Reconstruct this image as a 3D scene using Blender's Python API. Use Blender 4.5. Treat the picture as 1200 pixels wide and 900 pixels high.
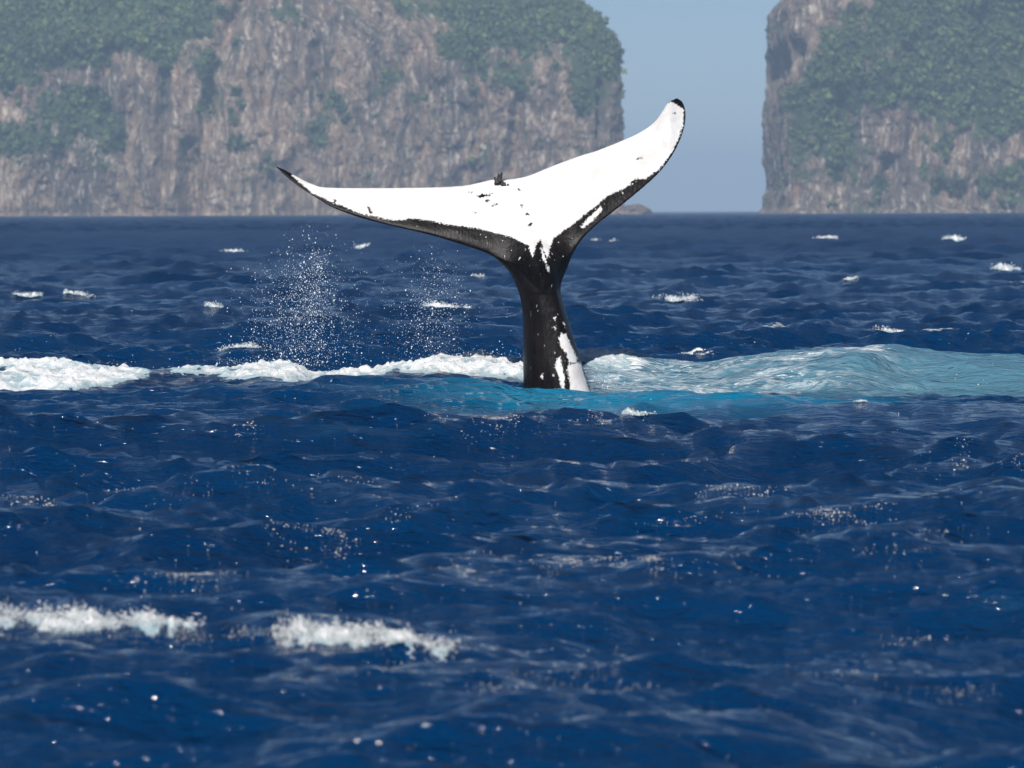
import bpy, math, random
import numpy as np
from mathutils import Matrix, Vector

for o in list(bpy.data.objects):
    bpy.data.objects.remove(o, do_unlink=True)
S = bpy.context.scene
C = S.collection
R = math.radians

# ------------------------------------------------------------------ camera
F = 5047.0            # focal length in photo pixels (1200 wide)
H = 2.0               # eye height over the water, a small boat
HOR = 247.8           # horizon row at mid picture
PITCH = math.atan((450 - HOR) / F)
ROLL = R(-0.20)
cd = bpy.data.cameras.new('camera')
cam = bpy.data.objects.new('camera', cd)
C.objects.link(cam)
cd.sensor_width = 36.0
cd.lens = F / 1200 * 36.0
cd.clip_start = 0.5
cd.clip_end = 60000
CM = Matrix.Translation((0, 0, H)) @ Matrix.Rotation(R(90) - PITCH, 4, 'X') @ Matrix.Rotation(ROLL, 4, 'Z')
cam.matrix_world = CM
cd.dof.use_dof = True
cd.dof.focus_distance = 48.6
cd.dof.aperture_fstop = 4.3
cd.dof.aperture_blades = 7
S.camera = cam
CR = np.array(CM.to_3x3())

def ray(px, py):
    d = np.array([(px - 600) / F, -(py - 450) / F, -1.0])
    d = CR @ d
    return d / d[1]            # y = 1

# ------------------------------------------------------------------ sky, sun, exposure
SUN_EL, SUN_AZ = 39.0, -171.0      # azimuth clockwise from +Y: left of the boat and behind it
w = bpy.data.worlds.new('World')
S.world = w
w.use_nodes = True
nt = w.node_tree
nt.nodes.clear()
sky = nt.nodes.new('ShaderNodeTexSky')
sky.sky_type = 'NISHITA'
sky.sun_disc = False
sky.sun_elevation = R(SUN_EL)
sky.sun_rotation = R(SUN_AZ)
sky.air_density = 0.6
sky.dust_density = 0.0
sky.ozone_density = 3.0
bg = nt.nodes.new('ShaderNodeBackground')
bg.inputs[1].default_value = 0.060
wo = nt.nodes.new('ShaderNodeOutputWorld')
nt.links.new(sky.outputs[0], bg.inputs[0])
nt.links.new(bg.outputs[0], wo.inputs[0])

sd = bpy.data.lights.new('sun', 'SUN')
sd.energy = 5.0
sd.angle = R(0.53)
sd.color = (1.0, 0.965, 0.91)
sun = bpy.data.objects.new('sun', sd)
C.objects.link(sun)
sdir = Vector((math.sin(R(SUN_AZ)) * math.cos(R(SUN_EL)), math.cos(R(SUN_AZ)) * math.cos(R(SUN_EL)), math.sin(R(SUN_EL))))
sun.rotation_euler = sdir.to_track_quat('Z', 'Y').to_euler()
sun.location = (-60, -40, 90)

S.view_settings.view_transform = 'Standard'
S.view_settings.look = 'None'
S.view_settings.exposure = 0.12
S.view_settings.gamma = 1.0
S.view_settings.use_curve_mapping = False
S.render.engine = 'CYCLES'
S.cycles.max_bounces = 6
S.cycles.diffuse_bounces = 2
S.cycles.glossy_bounces = 3
S.cycles.volume_bounces = 2
S.cycles.sample_clamp_indirect = 6.0
S.cycles.use_denoising = True

# ------------------------------------------------------------------ small helpers
def smooth(a, b, x):
    t = np.clip((x - a) / (b - a), 0, 1)
    return t * t * (3 - 2 * t)

def hash3(ix, iy, iz, seed):
    h = (ix.astype(np.int64) * 374761393 + iy.astype(np.int64) * 668265263 + iz.astype(np.int64) * 2147483647 + seed * 1274126177) & 0xFFFFFFFF
    h = ((h ^ (h >> 13)) * 1274126177) & 0xFFFFFFFF
    h = ((h ^ (h >> 16)) * 2246822519) & 0xFFFFFFFF
    h = h ^ (h >> 15)
    return (h & 0xFFFFFF) / float(0xFFFFFF)

def noise2(x, y, seed=0):
    x = np.asarray(x, float); y = np.asarray(y, float)
    ix = np.floor(x); iy = np.floor(y)
    fx = x - ix; fy = y - iy
    ux = fx * fx * fx * (fx * (fx * 6 - 15) + 10)
    uy = fy * fy * fy * (fy * (fy * 6 - 15) + 10)
    z0 = np.zeros_like(ix)
    a = hash3(ix, iy, z0, seed); b = hash3(ix + 1, iy, z0, seed)
    c = hash3(ix, iy + 1, z0, seed); d = hash3(ix + 1, iy + 1, z0, seed)
    return ((a * (1 - ux) + b * ux) * (1 - uy) + (c * (1 - ux) + d * ux) * uy) * 2 - 1

def fbm(x, y, oct=4, seed=0, gain=0.5):
    v = 0; a = 1.0; s = 0
    for k in range(oct):
        v = v + a * noise2(x * 2 ** k * 1.03 + 17.3 * k, y * 2 ** k * 0.98 - 9.1 * k, seed + k)
        s += a; a *= gain
    return v / s

def ridged(x, y, oct=4, seed=0):
    v = 0; a = 1.0; s = 0
    for k in range(oct):
        v = v + a * (1 - np.abs(noise2(x * 2 ** k + 5.3 * k, y * 2 ** k + 3.7 * k, seed + k)) * 2)
        s += a; a *= 0.5
    return v / s

def mesh_np(name, verts, quads=None, tris=None, mat=None, shade=True, attrs=None, parent=None):
    me = bpy.data.meshes.new(name)
    verts = np.asarray(verts, np.float32)
    nq = 0 if quads is None else len(quads)
    ntr = 0 if tris is None else len(tris)
    me.vertices.add(len(verts))
    me.vertices.foreach_set('co', verts.ravel())
    me.loops.add(nq * 4 + ntr * 3)
    li = []
    st = []
    if nq:
        li.append(np.asarray(quads, np.int32).ravel()); st.append(np.arange(nq) * 4)
    if ntr:
        li.append(np.asarray(tris, np.int32).ravel()); st.append(nq * 4 + np.arange(ntr) * 3)
    me.loops.foreach_set('vertex_index', np.concatenate(li).astype(np.int32))
    me.polygons.add(nq + ntr)
    me.polygons.foreach_set('loop_start', np.concatenate(st).astype(np.int32))
    me.polygons.foreach_set('use_smooth', np.full(nq + ntr, shade, bool))
    me.update(calc_edges=True)
    me.validate()
    for k, v in (attrs or {}).items():
        at = me.attributes.new(k, 'FLOAT', 'POINT')
        at.data.foreach_set('value', np.asarray(v, np.float32))
    o = bpy.data.objects.new(name, me)
    C.objects.link(o)
    if mat:
        me.materials.append(mat)
    if parent:
        o.parent = parent
    return o

def grid_quads(nr, nc, wrap=False):
    i = np.arange(nr - 1)[:, None]
    j = np.arange(nc if wrap else nc - 1)[None, :]
    j2 = (j + 1) % nc
    return np.stack([i * nc + j, i * nc + j2, (i + 1) * nc + j2, (i + 1) * nc + j], -1).reshape(-1, 4)

def tag(o, label=None, cat=None, group=None, kind=None):
    if label: o['label'] = label
    if cat: o['category'] = cat
    if group: o['group'] = group
    if kind: o['kind'] = kind
    return o

class NT:
    def __init__(self, name):
        self.m = bpy.data.materials.new(name)
        self.m.use_nodes = True
        self.t = self.m.node_tree
        self.t.nodes.clear()
        self.out = self.t.nodes.new('ShaderNodeOutputMaterial')
    def n(self, typ, **kw):
        nd = self.t.nodes.new(typ)
        for k, v in kw.items():
            setattr(nd, k, v)
        return nd
    def set(self, sock, v):
        if isinstance(v, bpy.types.NodeSocket):
            self.t.links.new(v, sock)
        elif isinstance(v, (tuple, list)) and len(v) == 3 and sock.type == 'RGBA':
            sock.default_value = (*v, 1)
        else:
            sock.default_value = v
    def math(self, op, a, b=0.0, c=0.0, clamp=False):
        nd = self.n('ShaderNodeMath', operation=op, use_clamp=clamp)
        self.set(nd.inputs[0], a); self.set(nd.inputs[1], b); self.set(nd.inputs[2], c)
        return nd.outputs[0]
    def ramp(self, v, a, b):
        nd = self.n('ShaderNodeMapRange', interpolation_type='SMOOTHSTEP')
        self.set(nd.inputs[0], v); nd.inputs[1].default_value = a; nd.inputs[2].default_value = b
        return nd.outputs[0]
    def mix(self, f, a, b):
        nd = self.n('ShaderNodeMix', data_type='RGBA')
        self.set(nd.inputs[0], f); self.set(nd.inputs[6], a); self.set(nd.inputs[7], b)
        return nd.outputs[2]
    def attr(self, name):
        return self.n('ShaderNodeAttribute', attribute_name=name).outputs['Fac']
    def coords(self, scale=(1, 1, 1), rot=(0, 0, 0)):
        tc = self.n('ShaderNodeTexCoord')
        mp = self.n('ShaderNodeMapping')
        mp.inputs['Scale'].default_value = scale
        mp.inputs['Rotation'].default_value = rot
        self.t.links.new(tc.outputs['Object'], mp.inputs[0])
        return mp.outputs[0]
    def noise(self, vec, scale, detail=3.0, rough=0.5, dist=0.0):
        nd = self.n('ShaderNodeTexNoise')
        self.t.links.new(vec, nd.inputs['Vector'])
        nd.inputs['Scale'].default_value = scale
        nd.inputs['Detail'].default_value = detail
        nd.inputs['Roughness'].default_value = rough
        nd.inputs['Distortion'].default_value = dist
        return nd.outputs['Fac']
    def bump(self, h, dist, strength=1.0, normal=None):
        nd = self.n('ShaderNodeBump')
        self.set(nd.inputs['Height'], h)
        nd.inputs['Distance'].default_value = dist
        nd.inputs['Strength'].default_value = strength
        if normal: self.t.links.new(normal, nd.inputs['Normal'])
        return nd.outputs[0]
    def principled(self, **kw):
        nd = self.n('ShaderNodeBsdfPrincipled')
        for k, v in kw.items():
            self.set(nd.inputs[k.replace('_', ' ')], v)
        return nd
    def finish(self, bs):
        self.t.links.new(bs.outputs[0], self.out.inputs['Surface'])
        return self.m

# ------------------------------------------------------------------ materials
def water_material():
    m = NT('sea_water')
    v1 = m.coords((0.38, 1.0, 1.0), (0, 0, R(9)))
    v2 = m.coords((0.4, 1.0, 1.0), (0, 0, R(-14)))
    n1 = m.noise(v1, 2.6, 4.0, 0.62, 0.3)
    n2 = m.noise(v2, 8.5, 3.0, 0.6, 0.3)
    n3 = m.noise(v1, 24.0, 2.0, 0.55, 0.2)
    far = m.attr('far')
    near = m.math('SUBTRACT', 1.0, m.math('MULTIPLY', far, 0.55))
    b = m.bump(m.math('MULTIPLY', n1, near), 0.15, 1.0)
    b = m.bump(m.math('MULTIPLY', n2, near), 0.055, 1.0, b)
    b = m.bump(m.math('MULTIPLY', n3, near), 0.017, 1.0, b)
    foam = m.attr('foam'); teal = m.attr('teal'); pale = m.attr('pale'); lace = m.attr('lace')
    big = m.noise(v1, 0.09, 3.0)
    deep = m.mix(m.ramp(big, 0.3, 0.7), (0.0004, 0.0200, 0.071), (0.0006, 0.0285, 0.094))
    tn = m.noise(v2, 0.9, 4.0, 0.6, 0.5)
    tm = m.ramp(m.math('ADD', teal, m.math('MULTIPLY', m.math('SUBTRACT', tn, 0.5), 0.55)), 0.10, 0.80)
    col = m.mix(tm, deep, (0.003, 0.155, 0.28))
    pm = m.ramp(m.math('ADD', pale, m.math('MULTIPLY', m.math('SUBTRACT', tn, 0.5), 1.1)), 0.12, 0.95)
    col = m.mix(pm, col, (0.075, 0.185, 0.255))
    # lacy foam threads: thin ridges of stretched noise
    vl = m.coords((0.55, 1.0, 1.0), (0, 0, R(6)))
    l1 = m.noise(vl, 2.6, 4.0, 0.62, 0.9)
    thread = m.math('SUBTRACT', 1.0, m.math('MULTIPLY', m.math('ABSOLUTE', m.math('SUBTRACT', l1, 0.5)), 11.0), clamp=True)
    patch = m.noise(vl, 1.1, 4.0, 0.65, 0.4)
    speck = m.ramp(m.noise(vl, 13.0, 5.0, 0.7, 0.2), 0.55, 0.64)
    both = m.math('MAXIMUM', m.math('MULTIPLY', thread, 0.55), speck)
    lacem = m.math('MULTIPLY', m.math('MULTIPLY', both, m.ramp(patch, 0.38, 0.56)), lace, clamp=True)
    fn = m.noise(v2, 9.0, 5.0, 0.7, 0.3)
    fm = m.ramp(m.math('ADD', foam, m.math('MULTIPLY', m.math('SUBTRACT', fn, 0.5), 1.5)), 0.45, 0.75)
    fm = m.math('MULTIPLY', fm, m.ramp(foam, 0.02, 0.15))
    white = m.math('MAXIMUM', fm, m.math('MULTIPLY', lacem, 0.9))
    col = m.mix(white, col, (0.74, 0.78, 0.80))
    rough = m.math('ADD', 0.07, m.math('MAXIMUM', m.math('MULTIPLY', white, 0.6), m.math('MULTIPLY', far, 0.32)))
    bs = m.principled(Base_Color=col, Roughness=rough, IOR=1.333, Normal=b)
    bs.inputs['Specular IOR Level'].default_value = 0.43
    return m.finish(bs)

def foam_material():
    m = NT('foam')
    v = m.coords()
    n1 = m.noise(v, 9.0, 6.0, 0.7, 0.4)
    n2 = m.noise(v, 45.0, 3.0, 0.6)
    b = m.bump(n1, 0.05, 1.0)
    b = m.bump(n2, 0.012, 1.0, b)
    thin = m.ramp(m.math('ADD', m.attr('thick'), m.math('MULTIPLY', m.math('SUBTRACT', n1, 0.5), 0.9)), 0.05, 0.5)
    col = m.mix(thin, (0.36, 0.48, 0.53), (0.77, 0.79, 0.80))
    bs = m.principled(Base_Color=col, Roughness=0.75, IOR=1.33, Normal=b)
    bs.inputs['Specular IOR Level'].default_value = 0.3
    return m.finish(bs)

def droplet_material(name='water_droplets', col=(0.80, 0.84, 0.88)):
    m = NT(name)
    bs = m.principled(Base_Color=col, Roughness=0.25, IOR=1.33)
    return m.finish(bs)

def whale_material():
    m = NT('whale_skin')
    v = m.coords()
    vs = m.coords((1.0, 1.0, 0.35))
    e1 = m.noise(v, 40.0, 4.0, 0.7)
    e2 = m.noise(v, 7.0, 3.0, 0.6)
    wv = m.math('ADD', m.attr('white'), m.math('ADD', m.math('MULTIPLY', m.math('SUBTRACT', e1, 0.5), 0.085), m.math('MULTIPLY', m.math('SUBTRACT', e2, 0.5), 0.03)))
    f = m.ramp(wv, -0.008, 0.010)
    # small pale flecks and scratches in the black skin
    sp = m.noise(vs, 30.0, 2.0, 0.5)
    f = m.math('MAXIMUM', f, m.math('MULTIPLY', m.ramp(sp, 0.69, 0.72), m.attr('fleck')))
    mott = m.noise(vs, 9.0, 5.0, 0.65)
    black = m.mix(m.ramp(mott, 0.3, 0.75), (0.003, 0.003, 0.004), (0.012, 0.009, 0.009))
    wh = m.mix(m.ramp(m.noise(v, 5.0, 4.0, 0.6), 0.35, 0.7), (0.74, 0.74, 0.735), (0.64, 0.60, 0.58))
    col = m.mix(f, black, wh)
    b = m.bump(m.noise(vs, 38.0, 4.0, 0.65), 0.006, 0.8)
    b = m.bump(e2, 0.012, 0.5, b)
    bs = m.principled(Base_Color=col, Roughness=m.math('ADD', 0.30, m.math('MULTIPLY', mott, 0.2)), IOR=1.38, Normal=b)
    bs.inputs['Specular IOR Level'].default_value = 0.25
    return m.finish(bs)

def barnacle_material():
    m = NT('barnacle_shell')
    v = m.coords()
    n = m.noise(v, 40.0, 4.0, 0.6)
    col = m.mix(n, (0.008, 0.008, 0.01), (0.05, 0.045, 0.04))
    return m.finish(m.principled(Base_Color=col, Roughness=0.6, Normal=m.bump(n, 0.01)))

def rock_material():
    m = NT('limestone_cliff')
    vv = m.coords((1.0, 1.0, 0.28))
    v = m.coords()
    a = m.noise(vv, 0.030, 6.0, 0.65, 0.8)
    b_ = m.noise(vv, 0.26, 6.0, 0.75, 0.5)
    c_ = m.noise(v, 0.035, 5.0, 0.6, 0.8)
    d_ = m.noise(v, 0.5, 4.0, 0.7)
    col = m.mix(m.ramp(a, 0.38, 0.62), (0.110, 0.086, 0.070), (0.30, 0.210, 0.145))
    col = m.mix(m.ramp(c_, 0.52, 0.68), col, (0.28, 0.165, 0.110))
    col = m.mix(m.ramp(b_, 0.50, 0.66), col, (0.56, 0.49, 0.40))
    col = m.mix(m.math('MULTIPLY', m.ramp(b_, 0.48, 0.36), 0.85), col, (0.045, 0.042, 0.045))
    col = m.mix(m.math('MULTIPLY', m.ramp(d_, 0.55, 0.75), 0.35), col, (0.12, 0.12, 0.09))
    vg = m.ramp(m.math('ADD', m.attr('veg'), m.math('MULTIPLY', m.math('SUBTRACT', d_, 0.5), 1.0)), 0.25, 0.6)
    col = m.mix(vg, col, (0.045, 0.080, 0.032))
    bp = m.bump(b_, 3.0, 1.0)
    bp = m.bump(d_, 0.7, 0.9, bp)
    return m.finish(m.principled(Base_Color=col, Roughness=0.9, Normal=bp))

def foliage_material():
    m = NT('cliff_foliage')
    v = m.coords()
    n = m.noise(v, 0.10, 5.0, 0.65)
    t = m.attr('tint')
    col = m.mix(t, (0.014, 0.040, 0.016), (0.075, 0.130, 0.034))
    col = m.mix(m.math('MULTIPLY', m.ramp(n, 0.47, 0.62), 0.8), col, (0.105, 0.135, 0.036))
    return m.finish(m.principled(Base_Color=col, Roughness=0.65))

M_WATER = water_material(); M_FOAM = foam_material(); M_DROP = droplet_material(); M_GLINT = droplet_material('glint_white', (0.86, 0.84, 0.76))  # the warm white one colours the specks that imitate sun glints
M_WHALE = whale_material(); M_BARN = barnacle_material(); M_ROCK = rock_material(); M_LEAF = foliage_material()

# ------------------------------------------------------------------ the sea: wind-wave spectrum
rng = np.random.default_rng(11)
WIND = R(-78)       # direction the waves run to (towards the boat, a little to the right)
KP = 2 * math.pi / 7.5

def spectrum_tile(L, N, lmin, lmax, seed):
    r = np.random.default_rng(seed)
    k1 = 2 * np.pi * np.fft.fftfreq(N, L / N)
    kx, ky = np.meshgrid(k1, k1)
    k = np.hypot(kx, ky); k[0, 0] = 1
    th = np.arctan2(ky, kx)
    c = np.cos(th - WIND)
    spread = np.where(c > 0, c ** 4, 0.05 * c ** 2) + 0.04
    sp = np.exp(-1.25 * (KP / k) ** 2) / k ** 4 * spread * (2 * np.pi / L) ** 2
    sp[(k > 2 * np.pi / lmin) | (k < 2 * np.pi / lmax)] = 0
    sp[0, 0] = 0
    hk = (r.normal(size=(N, N)) + 1j * r.normal(size=(N, N))) * np.sqrt(sp)
    f = lambda a: np.real(np.fft.ifft2(a)) * N * N
    h = f(hk)
    dx = f(1j * kx / k * hk); dy = f(1j * ky / k * hk)
    jxx = f(-kx * kx / k * hk); jyy = f(-ky * ky / k * hk); jxy = f(-kx * ky / k * hk)
    return dict(L=L, N=N, h=h, dx=dx, dy=dy, jxx=jxx, jyy=jyy, jxy=jxy)

TA = spectrum_tile(150.0, 1024, 1.1, 60.0, 5)
TB = spectrum_tile(37.0, 1024, 0.10, 1.1, 6)
AMP = 0.112 / TA['h'].std()
CHOP = 0.9
_j = (1 + CHOP * AMP * TA['jxx']) * (1 + CHOP * AMP * TA['jyy']) - (CHOP * AMP * TA['jxy']) ** 2
TA['J'] = _j
JLO = np.percentile(_j, 0.03); JHI = np.percentile(_j, 0.35)

def tile(T, keys, x, y, rot):
    c, s = math.cos(rot), math.sin(rot)
    u = (c * x + s * y) / T['L'] * T['N']; v = (-s * x + c * y) / T['L'] * T['N']
    iu = np.floor(u).astype(int); iv = np.floor(v).astype(int)
    fu = u - iu; fv = v - iv
    N = T['N']
    iu0 = iu % N; iu1 = (iu + 1) % N; iv0 = iv % N; iv1 = (iv + 1) % N
    res = []
    for k in keys:
        a = T[k]
        res.append((a[iv0, iu0] * (1 - fu) + a[iv0, iu1] * fu) * (1 - fv) + (a[iv1, iu0] * (1 - fu) + a[iv1, iu1] * fu) * fv)
    out = dict(zip(keys, res))
    if 'dx' in out:
        out['dx'], out['dy'] = c * out['dx'] - s * out['dy'], s * out['dx'] + c * out['dy']
    return out

def cosinterp(x, xs, ys):
    xs = np.asarray(xs, float); ys = np.asarray(ys, float)
    i = np.clip(np.searchsorted(xs, x) - 1, 0, len(xs) - 2)
    t = np.clip((x - xs[i]) / (xs[i + 1] - xs[i]), 0, 1)
    t = t * t * (3 - 2 * t)
    return ys[i] * (1 - t) + ys[i + 1] * t

HSL = math.tan(ROLL)
def zat(px, py, r):       # height of a point seen at that picture row at distance r
    return H - (py - HOR - (600 - px) * -HSL) * r / F

# two long crests around the whale (the wash it throws up), as (photo column, row) of their tops
FRONT = np.array([(-500, 468), (0, 465), (120, 462), (200, 459), (330, 453), (400, 448), (500, 447), (560, 450), (610, 459), (650, 463), (700, 465), (780, 460), (860, 462), (950, 467), (1200, 470), (1700, 470)], float)
BACK = np.array([(-500, 440), (-150, 433), (0, 429), (100, 429), (150, 434), (190, 436), (260, 433), (300, 428), (340, 427), (370, 438), (430, 433), (480, 428), (520, 419), (560, 420), (612, 424), (700, 417), (740, 420), (780, 430), (830, 428), (880, 420), (940, 413), (1000, 407), (1040, 407), (1100, 412), (1160, 417), (1300, 426), (1700, 440)], float)
RF, RB = 46.4, 50.6

def wash_height(px, r):
    zf = zat(px, cosinterp(px, FRONT[:, 0], FRONT[:, 1]), RF)
    zb = zat(px, cosinterp(px, BACK[:, 0], BACK[:, 1]), RB)
    wob = 0.35 * noise2(px / 90.0, r * 0, 3)
    r = r + wob
    h = np.zeros_like(r)
    pts = [(42.5, 0 * zf), (RF, zf), (48.2, zf * 0.5 - 0.05), (RB, zb), (52.6, zb * 0.15 - 0.03), (55.5, 0 * zf)]
    for (r0, z0), (r1, z1) in zip(pts[:-1], pts[1:]):
        t = np.clip((r - r0) / (r1 - r0), 0, 1)
        t = t * t * (3 - 2 * t)
        h = np.where((r >= r0) & (r < r1), z0 * (1 - t) + z1 * t, h)
    return h

# the low breaking wave between boat and whale: (photo column, row) of its top
SHORE = np.array([(-600, 735), (-200, 712), (0, 706), (90, 716), (160, 716), (240, 728), (310, 726), (420, 734), (550, 758), (640, 770), (800, 790)], float)
RS = 20.4
def crest_r(px):
    return np.interp(px, [-600, 0, 300, 550, 820], [21.2, 20.7, 20.1, 19.4, 18.9])

def sea(x, y):
    """displaced sea point and crest sharpness for undisturbed plan positions x, y"""
    r = np.hypot(x, y)
    px = x / np.maximum(y, 0.5) * F + 600
    fwd = smooth(5.0, 12.0, y)
    a = tile(TA, ('h', 'dx', 'dy', 'J'), x, y, R(6))
    b = tile(TB, ('h', 'dx', 'dy'), x, y, R(-7))
    zone = np.exp(-(((r - 47.0) / 6.6) ** 6)) * np.exp(-((x / 13.0) ** 4)) * fwd
    rs = crest_r(px)
    zone2 = np.exp(-(((r - rs) / 1.6) ** 4)) * smooth(820, 560, px) * smooth(-700, -300, px) * fwd
    gain = AMP * (1 + 0.45 * smooth(70, 350, r)) * (1 - 0.72 * zone) * (1 - 0.75 * zone2)
    gch = AMP * (1 - zone) * (1 - zone2) * CHOP
    small = AMP * 1.75 * (0.55 + 0.45 * smooth(15, 30, r)) * (1.0 - 0.35 * zone) * smooth(330, 120, r)
    z = gain * a['h'] + small * b['h']
    X = x + gch * a['dx'] * 1.0 + CHOP * 0.7 * small * b['dx']
    Y = y + gch * a['dy'] * 1.0 + CHOP * 0.7 * small * b['dy']
    z = z + zone * wash_height(px, r)
    zs = zat(px, cosinterp(px, SHORE[:, 0], SHORE[:, 1]), rs)
    prof = np.where(r < rs, np.exp(-((r - rs) / 0.85) ** 2), np.exp(-((r - rs) / 1.5) ** 2))
    z = z + zone2 * (prof * zs - 0.02)
    foam = smooth(JHI, JLO, a['J']) * (1 - zone) * (1 - zone2)
    return X, Y, z, foam

def build_sea():
    py = np.concatenate([
        np.linspace(1900, 930, 45)[:-1],
        np.linspace(930, 480, 270)[:-1],
        np.linspace(480, 405, 210)[:-1],
        np.linspace(405, 270, 235)[:-1]])
    r = H * F / (py - HOR)
    r = np.concatenate([[0.4, 1.2, 2.5, 4.0], r, np.geomspace(H * F / (270 - HOR), 3600, 620), np.geomspace(3800, 14000, 30)])
    den = np.linspace(-9.3, 9.3, 600)
    grow = 9.3 + np.cumsum(np.geomspace(0.08, 16, 34))
    grow = 9.3 + (grow - 9.3) / (grow[-1] - 9.3) * (178 - 9.3)
    az = np.radians(np.concatenate([-grow[::-1], den, grow]))
    rr, aa = np.meshgrid(r, az, indexing='ij')
    x = rr * np.sin(aa); y = rr * np.cos(aa)
    X, Y, Z, foam = sea(x, y)
    px = x / np.maximum(y, 0.5) * F + 600
    fw = y > 5
    t1 = np.exp(-(((px - 730) / 270) ** 2)) * np.exp(-(((rr - 45.2) / 2.3) ** 2)) * 1.6
    t2 = 0.55 * np.exp(-(((px - 330) / 140) ** 4)) * np.exp(-(((rr - 47.6) / 0.9) ** 2))
    teal = np.clip(t1 * (0.55 + 0.45 * smooth(560, 720, px)) + t2, 0, 1) * fw
    pale = smooth(650, 720, px) * smooth(1420, 1230, px) * smooth(46.9, 49.0, rr) * smooth(52.2, 50.7, rr) * fw
    front = smooth(46.8, 48.0, rr) * smooth(52.0, 50.6, rr) * fw
    lace = np.clip(front * (smooth(-700, -200, px) * smooth(1130, 960, px) * (0.5 + 0.8 * np.exp(-((px - 840) / 120) ** 2))), 0, 1)
    foam = foam * smooth(30, 60, rr) * smooth(140, 90, rr) * 0.6
    crest = smooth(49.7, 50.4, rr) * smooth(51.0, 50.6, rr) * fw * (smooth(690, 700, px) * smooth(790, 730, px) + 0.6 * smooth(930, 1000, px) * smooth(1070, 1030, px) + 0.35 * smooth(790, 830, px) * smooth(940, 860, px))
    foam = np.maximum(foam, np.clip(crest, 0, 1))
    V = np.stack([X, Y, Z], -1).reshape(-1, 3)
    nr, nc = rr.shape
    o = mesh_np('sea', V, quads=grid_quads(nr, nc, wrap=True)[:, ::-1], mat=M_WATER,
                attrs=dict(foam=foam.ravel(), teal=teal.ravel(), far=smooth(35, 260, rr).ravel(), pale=pale.ravel(), lace=lace.ravel()))
    tag(o, 'deep blue choppy open sea with turquoise water round the whale', 'sea', kind='structure')
build_sea()

# ------------------------------------------------------------------ the two cliff islands and the islet
DC = 2500.0
MP = DC / F       # metres per photo pixel there
def cliff_px(x, z):
    """photo column, row of a point on the cliff front (roll included)"""
    px = 600 + x / MP
    return px, HOR - (z - H) / MP + (600 - px) * -HSL

def seg_dist(px, py, pts):
    d = np.full(np.shape(px), 1e9)
    for (x0, y0), (x1, y1) in zip(pts[:-1], pts[1:]):
        vx, vy = x1 - x0, y1 - y0
        t = np.clip(((px - x0) * vx + (py - y0) * vy) / (vx * vx + vy * vy + 1e-9), 0, 1)
        d = np.minimum(d, np.hypot(px - x0 - t * vx, py - y0 - t * vy))
    return d

def blobs(px, py, lst):
    v = np.zeros(np.shape(px))
    for cx, cy, rx, ry, a in lst:
        v = v + a * np.exp(-(((px - cx) / rx) ** 2 + ((py - cy) / ry) ** 2))
    return v

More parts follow.
